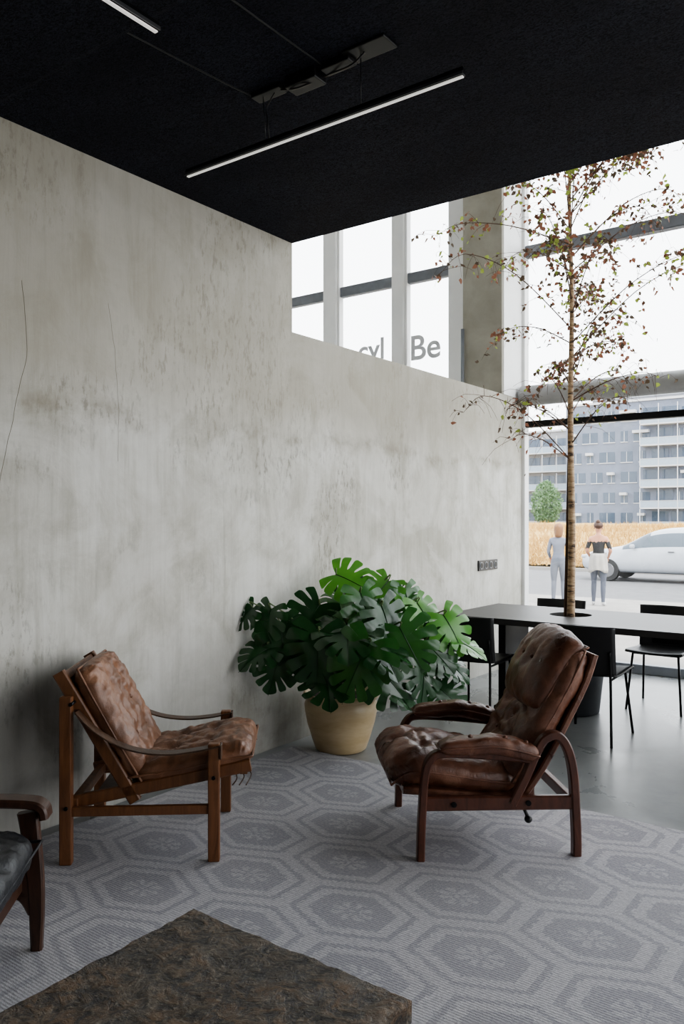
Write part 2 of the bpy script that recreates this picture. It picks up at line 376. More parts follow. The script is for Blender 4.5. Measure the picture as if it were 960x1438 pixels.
boxes('white_posts',[(a,b,YF-.09,YF+.06,0,ZT) for a,b in posts]+[(-9.2,XW-.44,YF-.05,YF+.05,ZS-1,ZS-.2)],M['white'],w2,.008)
boxes('post_beads',[(b-.045,b+.03,YF-.06,YF+.03,0,ZT) for a,b in posts]+[(a-.03,a+.045,YF-.06,YF+.03,0,ZT) for a,b in posts],M['white'],w2,.004)
boxes('transom',[(-9.2,XW-.44,YF-.04,YF+.04,4.22,4.34)],M['darkframe'],w2,.006)
boxx('infill',-4.1,XW,YF-.06,YF+.05,0,ZT,M['conc_col'],w2)
boxx('glass_pane',-9.2,-4.1,YF,YF+.006,.05,ZT,M['glass'],w2)
def text(name,s,x,z,size,y,parent,mat):
    c=bpy.data.curves.new(name,'FONT'); c.body=s; c.size=size; c.extrude=.002; c.offset=.006
    o=bpy.data.objects.new(name,c); COL.objects.link(o); o.rotation_euler=(math.pi/2,0,0); o.location=(x,y,z); c.materials.append(mat); o.parent=parent; return o
sg=empty('window_lettering')
text('letters_be','Be',-4.83,3.33,.40,YF-.02,sg,M['letter'])
text('letters_cyl','cyl',-5.56,3.40,.36,YF-.02,sg,M['letter'])
so=empty('wall_socket_strip')
boxx('plate',XW+.0,XW+.016,6.86,7.27,1.0,1.10,M['blk'],so,.004)
for i in range(4):
    y=6.912+i*.102
    bm=bmesh.new(); cyl_bm(bm,(XW+.012,y,1.05),(XW+.02,y,1.05),.036,.036,20); from_bm('socket_ring_%d'%(i+1),bm,M['darkframe'],so)
    bm=bmesh.new(); cyl_bm(bm,(XW+.016,y,1.05),(XW+.022,y,1.05),.026,.026,20); from_bm('socket_well_%d'%(i+1),bm,M['blackmetal'],so)
# ------------------------------------------------------------------ RUG
boxx('patterned_rug',XW+.1,3.2,-1.5,4.02,.0005,.014,M['rug'],None,.004)
# ------------------------------------------------------------------ LINEAR LAMPS
M['alu']=simple('aluminium_profile',(120,120,122),(96,96,100),.35,.8)
def linlamp(name,p0,p1,can):
    e=empty(name); p0=V(p0);p1=V(p1); c=(p0+p1)/2; d=p1-p0; isx=abs(d.x)>abs(d.y); L=d.length
    s=(L,.024,.03) if isx else (.024,L,.03)
    box('profile',c,s,M['blackmetal'],e,None,.003)
    s2=(L-.01,.013,.006) if isx else (.013,L-.01,.006)
    box('diffuser',(c.x,c.y,c.z-.0165),s2,M['led'],e)
    s3=(L,.003,.012) if isx else (.003,L,.012)
    box('side_edge',(c.x,c.y-.0135,c.z-.008) if isx else (c.x+.0135,c.y,c.z-.008),s3,M['alu'],e)
    for k,(a,b,w,h) in enumerate(can):
        if isx: boxx('canopy_%d'%k,a,b,c.y-w/2,c.y+w/2,ZC-h,ZC-.0,M['blk'],e,.004)
        else: boxx('canopy_%d'%k,c.x-w/2,c.x+w/2,a,b,ZC-h,ZC,M['blk'],e,.004)
    return e
l1=linlamp('linear_pendant_lamp',(-2.79,2.585,3.115),(-1.345,2.585,3.115),[(-2.36,-2.2,.06,.025),(-2.16,-2.0,.08,.05),(-1.98,-1.84,.06,.03),(-1.86,-1.66,.1,.012)])
tube('wire_1',[(-2.30,2.585,3.13),(-2.31,2.58,ZC-.02)],.002,M['blk'],l1,5,0)
tube('wire_2',[(-1.80,2.585,3.13),(-1.8,2.585,ZC-.01)],.002,M['blk'],l1,5,0)
tube('supply_cable',[(-2.28,2.585,3.13),(-2.27,2.56,3.22),(-2.31,2.6,3.28),(-2.24,2.58,ZC-.02)],.003,M['blk'],l1,6)
tube('link_cable',[(-2.22,2.585,ZC-.02),(-2.1,2.56,ZC-.06),(-1.98,2.6,ZC-.03),(-1.84,2.57,ZC-.05),(-1.78,2.585,ZC-.01)],.004,M['blk'],l1,6)
tube('ceiling_cable_1',[(-1.97,2.56,ZC-.01),(-1.98,2.2,ZC-.008),(-1.99,1.2,ZC-.008)],.0035,M['blk'],l1,6)
tube('ceiling_cable_2',[(-2.36,2.58,ZC-.01),(-2.38,2.2,ZC-.03),(-2.42,.9,ZC-.09)],.003,M['blk'],l1,6)
l2=linlamp('linear_pendant_lamp.001',(-2.04,.31,3.115),(-2.04,1.76,3.115),[(.7,1.2,.08,.03)])
tube('wire_1',[(-2.04,1.5,3.13),(-2.04,1.5,ZC)],.002,M['blk'],l2,5,0); tube('wire_2',[(-2.04,.6,3.13),(-2.04,.6,ZC)],.002,M['blk'],l2,5,0)
# ------------------------------------------------------------------ STONE COFFEE TABLE
ct=empty('stone_coffee_table')
bm=bmesh.new(); x0,x1,y0,y1=-1.665,-.95,.55,1.568; nx,ny=120,170; g={}
for s in (1,0):
    for i in range(nx+1):
        for j in range(ny+1):
            edge=min(i,nx-i,j,ny-j)
            if not s and edge>0: continue
            x=x0+(x1-x0)*i/nx;y=y0+(y1-y0)*j/ny
            z=.40 if s else .345
            if s: z+=noise.fractal(V((x*7,y*7,0)),.7,2.1,6)*.005+abs(noise.noise(V((x*16,y*16,4))))*.005-(.006 if edge==0 else 0)
            j_=noise.noise(V((x*14,y*14,s*2)))*.004 if edge==0 else 0
            g[(s,i,j)]=bm.verts.new((x+(j_ if i in(0,nx) else 0),y+(j_ if j in(0,ny) else 0),z))
for i in range(nx):
    for j in range(ny): f=bm.faces.new((g[(1,i,j)],g[(1,i+1,j)],g[(1,i+1,j+1)],g[(1,i,j+1)])); f.smooth=True
ring=[(i,0) for i in range(nx)]+[(nx,j) for j in range(ny)]+[(i,ny) for i in range(nx,0,-1)]+[(0,j) for j in range(ny,0,-1)]
for k in range(len(ring)):
    a=ring[k];b=ring[(k+1)%len(ring)]; bm.faces.new((g[(0,)+a],g[(0,)+b],g[(1,)+b],g[(1,)+a]))
bm.faces.new([g[(0,)+a] for a in ring][::-1]); from_bm('slab',bm,M['stone'],ct)
boxes('steel_legs',[(x0+.05,x0+.09,y0+.05,y0+.09,.0145,.345),(x1-.09,x1-.05,y0+.05,y0+.09,.0145,.345),(x0+.05,x0+.09,y1-.09,y1-.05,.0145,.345),(x1-.09,x1-.05,y1-.09,y1-.05,.0145,.345),(x0+.05,x1-.05,y0+.055,y0+.085,.31,.345),(x0+.05,x1-.05,y1-.085,y1-.055,.31,.345)],M['blackmetal'],ct)
RZ=.0145
# ------------------------------------------------------------------ SAFARI ARMCHAIR (left)
def safari(name,loc,rz):
    e=empty(name,(loc[0],loc[1],RZ),rz)
    for s,nm in ((-1,'r'),(1,'l')):
        y=s*.295
        box('front_leg_'+nm,(.315,y,.255),(.05,.042,.51),M['oak'],e,None,.005)
        box('back_leg_'+nm,(-.315,y,.36),(.052,.042,.72),M['oak'],e,None,.005)
        sweep('back_rail_'+nm,[(-.36,y-s*.045,.815),(-.03,y-s*.045,.25)],.03,.055,M['oak'],e,0)
        sweep('seat_rail_'+nm,[(-.33,y-s*.045,.245),(.47,y-s*.045,.40)],.03,.055,M['oak'],e,0)
        box('stretcher_'+nm,(0,y,.225),(.6,.026,.04),M['oak'],e,None,.004)
        sweep('arm_strap_'+nm,[(-.27,y+s*.0,.655),(-.2,y+s*.01,.585),(-.1,y+s*.012,.52),(.0,y+s*.01,.485),(.12,y+s*.008,.472),(.24,y,.482),(.34,y,.50)],.062,.007,M['strap'],e,6,bev=.002)
        box('strap_clip_'+nm,(.345,y,.475),(.008,.06,.06),M['strap'],e,None,.002)
        bm=bmesh.new(); cyl_bm(bm,(-.29,y-s*.07,.69),(-.29,y+s*.03,.69),.008,.008); cyl_bm(bm,(-.31,y-.03,.245),(-.31,y+.03,.245),.008,.008); cyl_bm(bm,(.315,y-.03,.365),(.315,y+.03,.365),.008,.008); from_bm('bolts_'+nm,bm,M['blackmetal'],e)
    box('front_bar',(.44,0,.375),(.035,.52,.03),M['oak'],e,None,.004)
    box('rear_bar',(-.29,0,.25),(.035,.55,.04),M['oak'],e,None,.004)
    box('mid_bar',(.30,0,.34),(.03,.55,.035),M['oak'],e,None,.004)
    box('head_bar',(-.345,0,.79),(.03,.5,.04),M['oak'],e,Matrix.Rotation(math.radians(-30),3,'Y'),.004)
    sweep('sling_seat',[(-.2,0,.285),(.1,0,.32),(.43,0,.40)],.49,.008,M['strap'],e,6,bev=.002)
    sweep('sling_back',[(-.345,0,.80),(-.2,0,.50),(-.08,0,.32)],.49,.008,M['strap'],e,6,bev=.002)
    cushion('back_cushion',.60,.52,.14,[(a,b) for a in (-.38,.05,.48) for b in (-.36,.36)],pathmap([(.0,.33),(-.10,.50),(-.205,.69),(-.28,.83)],.52,flip=-1),M['tan'],e,.42,seed=3)
    cushion('seat_cushion',.56,.53,.15,[(a,b) for a in (-.4,.2) for b in (-.36,.36)],pathmap([(-.06,.355),(.15,.385),(.33,.425),(.48,.44)],.53),M['tan'],e,.42,seed=9)
    for i in range(3):
        tube('strap_tail_%d'%i,[(.40+.02*i,-.24+.03*i,.37),(.41+.03*i,-.25+.03*i,.34),(.39+.03*i,-.25,.31)],.003,M['strap'],e,5)
    return e
safari('safari_armchair',(-2.925,2.495),math.atan2(.636,.772))
# ------------------------------------------------------------------ RECLINER
def recliner(name,loc,rz):
    e=empty(name,(loc[0],loc[1],RZ),rz)
    for s,nm in ((1,'l'),(-1,'r')):
        y=s*.33
        sweep('front_leg_arm_'+nm,[(.345,y,0),(.343,y,.08),(.338,y,.2),(.325,y,.37),(.30,y,.437),(.25,y,.462),(.1,y,.455),(-.1,y,.435),(-.15,y,.425)],.045,.034,M['rose'],e,8)
        sweep('back_hoop_'+nm,[(-.35,y,0),(-.35,y,.08),(-.345,y,.2),(-.335,y,.36),(-.31,y,.47),(-.265,y,.53),(-.205,y,.515),(-.165,y,.45),(-.12,y,.35),(-.06,y,.235)],.045,.038,M['rose'],e,8)
        sweep('side_stretcher_'+nm,[(.335,y,.245),(-.34,y,.235)],.03,.062,M['rose'],e,0)
        cushion('arm_pad_'+nm,.44,.105,.085,[(-.55,0),(.0,0),(.55,0)],pathmap([(.27,.488),(.05,.50),(-.08,.478),(-.17,.452)],.105,y0=y,flip=-1),M['cog'],e,.25,p=4,nu=40,nv=16,wr=.003,seed=5+s)
        bm=bmesh.new(); cyl_bm(bm,(.2,y-.03,.242),(.2,y+.022,.242),.012,.012); cyl_bm(bm,(-.13,y-.03,.24),(-.13,y+.022,.24),.012,.012); from_bm('bolts_'+nm,bm,M['blackmetal'],e)
    box('front_bar',(.22,0,.235),(.04,.64,.05),M['rose'],e,None,.005)
    box('rear_bar',(-.14,0,.225),(.04,.64,.05),M['rose'],e,None,.005)
    box('back_foot_bar',(-.335,0,.235),(.03,.64,.05),M['rose'],e,None,.005)
    bm=bmesh.new(); cyl_bm(bm,(-.13,.26,.2),(-.15,.28,.15),.008,.008); r=bmesh.ops.create_icosphere(bm,subdivisions=2,radius=.018); bmesh.ops.translate(bm,vec=(-.15,.28,.145),verts=r['verts']); from_bm('recline_knob',bm,M['blk'],e,True)
    sweep('seat_shell',[(.41,0,.28),(.3,0,.27),(.1,0,.25),(-.05,0,.235),(-.15,0,.245)],.54,.03,M['cog'],e,6,bev=.01)
    sweep('back_shell',[(-.12,0,.22),(-.22,0,.36),(-.33,0,.56),(-.42,0,.74),(-.465,0,.87)],.54,.03,M['cog'],e,8,bev=.012)
    tf=[(-.35,-.42),(-.35,.42),(.2,-.42),(.2,.42),(-.08,0),(.5,0)]
    cushion('seat_cushion',.60,.56,.20,tf,pathmap([(-.13,.30),(.05,.32),(.25,.355),(.38,.365),(.465,.31)],.56),M['cog'],e,.4,seed=2,p=3.4)
    cushion('back_cushion',.66,.56,.16,[(-.55,-.4),(-.55,.4),(-.1,-.4),(-.1,.4),(-.33,0),(.12,0)],pathmap([(-.07,.30),(-.17,.45),(-.27,.61),(-.36,.77),(-.415,.89)],.56,flip=-1),M['cog'],e,.42,seed=8,p=5)
    cushion('head_cushion',.34,.50,.22,[(-.1,-.25),(-.1,.25)],pathmap([(-.205,.60),(-.285,.74),(-.365,.86),(-.44,.90)],.50,flip=-1),M['cog'],e,.2,nu=48,nv=48,seed=4,p=2.6,wr=.004)
    return e
recliner('recliner_armchair',(-1.727,3.476),math.atan2(-.65,-.76))
# ------------------------------------------------------------------ BLACK LEATHER ARMCHAIR (lower left)
def loungechair(name,loc,rz):
    e=empty(name,(loc[0],loc[1],RZ),rz)
    for s,nm in ((1,'l'),(-1,'r')):
        y=s*.34
        sweep('front_leg_'+nm,[(0,y,0),(.0,y,.06),(.0,y,.14),(-.005,y,.25),(-.02,y,.40),(-.03,y,.475)],.035,.06,M['walnut'],e,6,taper=lambda t:.62+.55*abs(t-.05))
        sweep('back_leg_'+nm,[(-.66,y,.0),(-.66,y,.08),(-.645,y,.2),(-.62,y,.45)],.035,.05,M['walnut'],e,6)
        sweep('arm_'+nm,[(.03,y,.455),(.02,y,.49),(-.03,y,.508),(-.2,y,.515),(-.45,y,.50),(-.66,y,.47)],.075,.03,M['walnut'],e,8,bev=.012)
        sweep('side_rail_'+nm,[(0,y,.235),(-.1,y,.225),(-.63,y,.19)],.03,.085,M['walnut'],e,6,taper=lambda t:1.25-.3*t)
        sweep('knee_brace_'+nm,[(-.01,y,.13),(-.05,y,.19),(-.14,y,.215)],.03,.04,M['walnut'],e,6)
    box('front_rail',(-.06,0,.235),(.03,.66,.06),M['walnut'],e,None,.005)
    box('back_rail',(-.6,0,.22),(.03,.66,.06),M['walnut'],e,None,.005)
    cushion('seat_cushion',.66,.62,.17,[(a,b) for a in (-.35,.3) for b in (-.35,.35)],linemap((-.60,.35),(.03,.385),.62),M['blkl'],e,.3,seed=6)
    cushion('back_cushion',.60,.6,.16,[(a,b) for a in (-.35,.3) for b in (-.35,.35)],pathmap([(-.55,.38),(-.66,.62),(-.74,.88)],.6,flip=-1),M['blkl'],e,.3,seed=7)
    sweep('back_frame',[(-.62,0,.2),(-.72,0,.5),(-.80,0,.86)],.56,.02,M['walnut'],e,6)
    return e
ang=math.atan2(.5906,.807)+math.radians(6)
f0=V((-2.475,1.60,0)); lft=V((-math.sin(ang),math.cos(ang),0))
o0=f0-lft*.34
loungechair('leather_armchair',(o0.x,o0.y),ang)
# ------------------------------------------------------------------ DINING TABLE
dt=empty('dining_table')
TX,TY=-2.235,6.07
bm=bmesh.new(); n=48; ho=[];rect=[]
X0,X1,Y0,Y1=-3.05,.75,5.51,6.50
for k in range(n):
    t=2*math.pi*k/n; c,s=math.cos(t),math.sin(t); ho.append((TX+.16*c,TY+.16*s))
    k1=1e9
    if c>1e-6:k1=min(k1,(X1-TX)/c)
    if c<-1e-6:k1=min(k1,(X0-TX)/c)
    if s>1e-6:k1=min(k1,(Y1-TY)/s)
    if s<-1e-6:k1=min(k1,(Y0-TY)/s)
    rect.append((TX+c*k1,TY+s*k1))
for cx,cy in ((X0,Y0),(X0,Y1),(X1,Y0),(X1,Y1)):
    i=min(range(n),key=lambda q:(rect[q][0]-cx)**2+(rect[q][1]-cy)**2); rect[i]=(cx,cy)
lv={}
for z in (.705,.75):
    lv[z]=([bm.verts.new((a,b,z)) for a,b in ho],[bm.verts.new((a,b,z)) for a,b in rect])
for k in range(n):
    j=(k+1)%n
    bm.faces.new((lv[.75][0][k],lv[.75][1][k],lv[.75][1][j],lv[.75][0][j])); bm.faces.new((lv[.705][0][j],lv[.705][1][j],lv[.705][1][k],lv[.705][0][k]))
    bm.faces.new((lv[.705][1][k],lv[.705][1][j],lv[.75][1][j],lv[.75][1][k])); bm.faces.new((lv[.705][0][j],lv[.705][0][k],lv[.75][0][k],lv[.75][0][j]))
from_bm('top',bm,M['tabletop'],dt)
boxes('trestle',[(-2.72,-2.66,5.80,6.26,0,.705),(.25,.31,5.80,6.26,0,.705),(-1.28,-1.22,5.80,6.26,0,.705),(-2.75,-2.63,5.78,6.3,0,.03),(.22,.34,5.78,6.3,0,.03),(-1.31,-1.19,5.78,6.3,0,.03),(-1.6,.25,5.98,6.03,.6,.705)],M['blackmetal'],dt,.004)
bt=empty('potted_birch_tree'); tp=bt
lathe('pot',[(.20,0.0),(.215,.01),(.285,.66),(.285,.69),(.262,.69),(.255,.64),(.1,.63)],M['planter'],tp,loc=(TX,TY,0))
lathe('soil',[(.258,.60),(.258,.655),(.1,.665),(.02,.67)],M['soil'],tp,loc=(TX,TY,0))
# ------------------------------------------------------------------ DINING CHAIRS
def dchair(name,loc,rz):
    e=empty(name,(loc[0],loc[1],0),rz)   # faces +Y local
    prof=smoothpath([V((0,.23,.445)),V((0,.20,.455)),V((0,.05,.447)),V((0,-.1,.44)),V((0,-.185,.452))],5)
    def sheet(prof,w0,w1,curve,th,nm):
        bm=bmesh.new(); N=len(prof); rows=[]
        for i,p in enumerate(prof):
            t=i/(N-1); w=w0+(w1-w0)*t; row=[]
            for k in range(15):
                u=-1+2*k/14; c=curve*u*u
                row.append(bm.verts.new((u*w/2,p.y+(c if nm=='backrest' else 0),p.z+(c if nm!='backrest' else 0))))
            rows.append(row)
        for i in range(N-1):
            for k in range(14): f=bm.faces.new((rows[i][k],rows[i][k+1],rows[i+1][k+1],rows[i+1][k])); f.smooth=True
        o=from_bm(nm,bm,M['chairblk'],e,True); s=o.modifiers.new('s','SOLIDIFY'); s.thickness=th; s.offset=0; return o
    sheet(prof,.43,.42,.012,.014,'seat')
    sheet(smoothpath([V((0,-.195,.455)),V((0,-.215,.55)),V((0,-.235,.67)),V((0,-.25,.785))],5),.42,.44,.045,.014,'backrest')
    for s in (-1,1):
        tube('front_leg_%s'%('l' if s<0 else 'r'),[(s*.17,.17,.445),(s*.205,.235,0)],.0095,M['blackmetal'],e,8,0)
        tube('back_leg_%s'%('l' if s<0 else 'r'),[(s*.205,-.235,0),(s*.185,-.19,.43),(s*.185,-.215,.62)],.0095,M['blackmetal'],e,8,4)
        tube('under_rail_%s'%('l' if s<0 else 'r'),[(s*.17,.17,.435),(s*.18,-.18,.428)],.008,M['blackmetal'],e,8,0)
    tube('cross_rail',[(-.17,.15,.435),(.17,.15,.435)],.008,M['blackmetal'],e,8,0)
    return e
M['chairblk']=simple('black_chair_shell',(28,28,30),(20,20,22),.42)
dchair('dining_chair',(-1.86,5.47),0)
dchair('dining_chair.001',(-2.72,5.46),0)
dchair('dining_chair.002',(-1.00,5.50),0)
dchair('dining_chair.003',(-2.60,6.62),math.pi)
dchair('dining_chair.004',(-1.70,6.62),math.pi)
dchair('dining_chair.005',(-.75,6.62),math.pi)
dchair('dining_chair.006',(-.1,5.5),0)
# ------------------------------------------------------------------ MONSTERA
mp=empty('potted_monstera'); PX,PY=-3.075,4.19
lathe('ceramic_pot',[(.15,0.0),(.165,.012),(.19,.08),(.22,.18),(.236,.26),(.238,.30),(.226,.325),(.232,.335),(.246,.345),(.248,.365),(.238,.375),(.22,.372),(.21,.33),(.1,.325)],M['pot'],mp,loc=(PX,PY,0))
lathe('soil',[(.21,.30),(.21,.335),(.1,.345),(.01,.35)],M['soil'],mp,loc=(PX,PY,0))
def monstera_leaf(bm,base,tipdir,nrm,size,mi,curl=.25,seed=0):
    tipdir=V(tipdir).normalized(); nrm=V(nrm); nrm=(nrm-tipdir*nrm.dot(tipdir)).normalized(); side=tipdir.cross(nrm)
    rnd=random.Random(seed)
    def P(x,y):
        droop=-curl*size*(max(0,y)**2*.6+x*x*.9)+.20*size*abs(x)
        wav=.025*size*math.sin(x*11+y*9+seed)*min(1,abs(x)*3)
        q=base+side*(x*size)+tipdir*(y*size)+nrm*(droop+wav)
        if q.x<XW+.012: q.x=XW+.012
        return q
    nl=6
    for s in (-1,1):
        for i in range(nl):
            t0=i/nl; t1=(i+1)/nl
            deep=rnd.random()<.8
            gap=(.20+.12*rnd.random()) if deep else .05; ext=1+.06*(rnd.random()-.5)
            def pt(t,k):
                a=math.radians(142)*(1-t)**.85; R=(.46+.14*math.sin(math.pi*min(1,t*1.15+.05)))*ext
                R*= (1-.24*t*t)
                bend=k*k*.12*(1-t)
                x=s*math.sin(a)*R*k; y=.60*t+math.cos(a)*R*k+bend
                return P(x,y)
            ks=[0,.2,.38,.5,.62,.76,.88,.95,1.0]
            rows=[]
            for k in ks:
                sh=0 if k<.4 else gap*min(1,(k-.32)/.2)*(t1-t0)/2
                if k>.9: sh+= (.10 if k<.98 else .28)*(t1-t0)/2
                a_,b_=t0+(sh if i>0 else sh*.4),t1-(sh if i<nl-1 else 0)
                if a_>b_: a_=b_=(a_+b_)/2
                rows.append([pt(a_+(b_-a_)*q/3,k) for q in range(4)])
            vs=[[bm.verts.new(p) for p in r] for r in rows]
            for r in range(len(ks)-1):
                for q in range(3):
                    f=bm.faces.new((vs[r][q],vs[r][q+1],vs[r+1][q+1],vs[r+1][q])); f.material_index=mi; f.smooth=True
    P1=[P(0,y)+nrm*.003 for y in (0,.2,.4,.6,.8,.98)]
    tube_bm(bm,P1,.0035,5,.001)
bmL=bmesh.new(); bmS=bmesh.new()
rr=random.Random(23)
LV=[(.06,1.10,.0,.30,1),(.26,1.04,.02,.27,1),(-.02,.95,.1,.32,2),(.16,.93,.22,.32,2),(.44,.95,-.02,.27,2),
(-.20,.86,.15,.32,0),(.04,.80,.38,.40,0),(.30,.84,.26,.36,0),(.55,.87,.05,.29,1),(.71,.80,.15,.30,1),(.81,.69,.1,.26,1),
(-.60,.90,.25,.20,0),(-.47,.86,.28,.26,0),(-.36,.76,.30,.30,0),(-.50,.68,.35,.25,0),(-.40,.58,.30,.28,0),
(-.14,.68,.38,.38,0),(.10,.64,.48,.40,2),(.26,.70,.42,.34,0),(.42,.72,.3,.36,2),(.60,.66,.2,.30,0),(.30,.52,.35,.36,0),
(-.08,.50,.38,.32,0),(.52,.52,.25,.30,0),(.72,.56,.1,.26,0),(.68,.38,.15,.26,0),(.36,.42,.3,.22,0),
(.14,1.0,-.15,.28,0),(.34,.84,-.15,.30,0),(.0,.76,.0,.34,0),(.2,.62,.2,.34,0),(-.22,.62,.15,.30,0)]
for i,(r,z,f,sz,fr) in enumerate(LV):
    c=V((PX,PY,0))+RT*r-FW*f; c.z=z
    out=V((c.x-PX,c.y-PY,0)); ol=out.length
    if ol<.05: out=-FW*.3
    out=out.normalized()
    roll=rr.uniform(-.9,.9)
    td=RT*(r*1.0+roll*.7)-FW*.25+V((0,0,-.85 if z<1.0 else -.2))
    nm=out*.25+V((0,0,rr.uniform(.3,.8)))-FW*rr.uniform(.4,1.0)+RT*rr.uniform(-.5,.5)
    if i%4==2: nm=V((0,0,1.0))+RT*rr.uniform(-.3,.5)-FW*.35; td=out+V((0,0,-.35))+RT*rr.uniform(-.4,.4)
    td.normalize()
    base=c-td*sz*.35
    if base.x<XW+.03: base.x=XW+.03
    monstera_leaf(bmL,base,td,nm,sz*.98,fr,.3+.35*rr.random(),i)
    st=V((PX+rr.uniform(-.08,.08),PY+rr.uniform(-.08,.08),.33)); mid=st.lerp(base,.5)+V((0,0,.14)); 
    mid.x=max(mid.x,XW+.03)
    tube_bm(bmS,smoothpath([st,mid,base+V((0,0,.03)),base],6),.007,6,.004)
from_bm('leaves',bmL,[M['mon1'],M['mon2'],M['mon3']],mp); from_bm('petioles',bmS,M['monstem'],mp)
# ------------------------------------------------------------------ BIRCH TREE
rb=random.Random(5)
bm=bmesh.new()
trunk=smoothpath([V((TX,TY,.66)),V((TX+.01,TY,1.4)),V((TX-.005,TY+.01,2.3)),V((TX+.01,TY,3.2)),V((TX-.01,TY,4.1)),V((TX+.02,TY+.01,5.2))],8)
tube_bm(bm,trunk,.032,10,.007); 
from_bm('trunk',bm,M['bark'],bt)
tube('second_stem',[(TX-.05,TY+.02,.66),(TX-.035,TY+.02,1.3),(TX-.02,TY+.015,2.0),(TX+.0,TY+.01,2.5)],.017,M['twig'],bt,8,6,.008)
bm=bmesh.new(); bl=bmesh.new()
def leaflet(p,s):
    g_=.5 if p.z>3.4 and (p-V((TX,TY,p.z))).dot(RT)<-.3 else .2
    mi=rb.choices([0,1,2],[g_,.42,.38])[0]
    d=V((rb.uniform(-1,1),rb.uniform(-1,1),rb.uniform(-1.3,.2))).normalized(); n=V((rb.uniform(-1,1),rb.uniform(-1,1),rb.uniform(-.3,1))); n=(n-d*n.dot(d)).normalized(); sd=d.cross(n)
    pts=[p,p+d*s*.3+sd*s*.34,p+d*s*.65+sd*s*.24,p+d*s,p+d*s*.65-sd*s*.24,p+d*s*.3-sd*s*.34]
    pts[1]+=n*s*.1; pts[5]+=n*s*.1
    vs=[bl.verts.new(q) for q in pts]; f=bl.faces.new(vs); f.material_index=mi
for i in range(56):
    z=2.15+3.0*(i/56)**.9; t=(z-.66)/(5.2-.66); o=trunk[min(int(t*(len(trunk)-1)),len(trunk)-1)].copy()
    az=rb.uniform(0,2*math.pi); L=rb.uniform(.6,1.2)*(1.05-.30*(z-2.15)/3.0); up=rb.uniform(.35,.9)
    if z<2.9: L*=.75
    h=V((math.cos(az),math.sin(az),0))
    e1=o+h*L*.45+V((0,0,L*up*.55)); e2=o+h*L*.85+V((0,0,L*up*.75)); e3=o+h*L*1.05+V((0,0,L*up*.55))
    P=smoothpath([o,e1,e2,e3],5); tube_bm(bm,P,.0055,5,.0013)
    for k in range(3,len(P)):
        for q in range(rb.choice([1,2,2])):
            dv=V((rb.uniform(-1,1),rb.uniform(-1,1),rb.uniform(-.8,.5)))*rb.uniform(.1,.26)
            T=smoothpath([P[k],P[k]+dv*.6+V((0,0,.02)),P[k]+dv+V((0,0,-.03))],2); tube_bm(bm,T,.0018,4,.0008)
            for w in T[1:]:
                for _ in range(rb.choice([0,1,2] if z>2.7 else [0,0,1])): leaflet(w+V((rb.uniform(-.02,.02),)*3),rb.uniform(.028,.052))
from_bm('branches',bm,M['twig'],bt)
me=bpy.data.meshes.new('foliage'); bl.to_mesh(me); bl.free(); obj('foliage',me,[M['bl1'],M['bl2'],M['bl3']],bt)
# ------------------------------------------------------------------ OUTSIDE
GZ=-.2
M['pave']=simple('pavement',(146,143,139),(130,127,123),.9,scale=2)
M['asph']=simple('asphalt',(106,106,108),(92,92,94),.9,scale=3)
M['earth']=simple('dry_ground',(160,138,94),(140,118,80),.95,scale=1)
boxx('pavement',-40,40,8.05,17.0,GZ-.1,GZ,M['pave'])
boxx('street',-60,60,17.0,26,GZ-.12,GZ-.06,M['asph'])
boxx('kerb_trim',-60,60,26,26.2,GZ-.12,GZ+.04,M['pave'])
boxx('field_ground',-160,60,26.2,160,GZ-.3,GZ-.02,M['earth'])
def grassmat():
    m=NT('golden_tall_grass'); f=m.noise(m.coords((3,3,.6)),1.5,8,.7); m.col(m.ramp(f,[(.3,lin((150,120,72))),(.5,lin((182,150,94))),(.72,lin((204,176,120)))])); m.set(Roughness=.9,Specular_IOR_Level=.1); return m.m
M['grass']=grassmat()
gf=empty('tall_grass_field')
def gh(x,y):
    r=min(1,max(0,(y-27.2)/13)); return (.12+.98*r+.24*noise.fractal(V((x*.35,y*.35,0)),.8,2.1,4)*r)
bm=bmesh.new(); nx,ny=160,60; g={}
for i in range(nx+1):
    for j in range(ny+1):
        x=-75+90*i/nx; y=27.2+72*(j/ny)**1.8
        g[i,j]=bm.verts.new((x,y,GZ+gh(x,y)-.05))
for i in range(nx):
    for j in range(ny): bm.faces.new((g[i,j],g[i+1,j],g[i+1,j+1],g[i,j+1]))
from_bm('grass_mass',bm,M['grass'],gf,True)
bm=bmesh.new(); rg=random.Random(3)
for i in range(30000):
    y=26.8+rg.random()**1.3*30; x=rg.uniform(-38,0)*(y/30); b0=gh(x,y); h=b0*.7+rg.uniform(.10,.38); a=rg.uniform(0,3.14); w=.016; lean=V((rg.uniform(-.4,.4),rg.uniform(-.3,.3),0))*.8
    p=V((x,y,GZ)); p.z=GZ+b0*.3; d=V((math.cos(a),math.sin(a),0))*w
    vs=[bm.verts.new(p-d),bm.verts.new(p+d),bm.verts.new(p+lean*.6+V((0,0,h*.75))+d*1.2),bm.verts.new(p+lean+V((0,0,h))),bm.verts.new(p+lean*.6+V((0,0,h*.75))-d*1.2)]; bm.faces.new(vs)
me=bpy.data.meshes.new('blades'); bm.to_mesh(me); bm.free(); obj('grass_blades',me,M['grass'],gf)
M['brick']=simple('pale_blue_grey_brick',(112,120,136),(100,108,124),.9,scale=.6)
M['brick2']=simple('grey_render',(140,141,145),(128,129,134),.9,scale=.6)
M['bglass']=simple('apartment_window_glass',(70,84,102),(54,68,86),.15,scale=.5)
M['slab']=simple('balcony_slab',(184,187,192),(174,177,182),.8)
M['rail']=simple('balcony_rail_glass',(140,156,172),(130,146,162),.3)
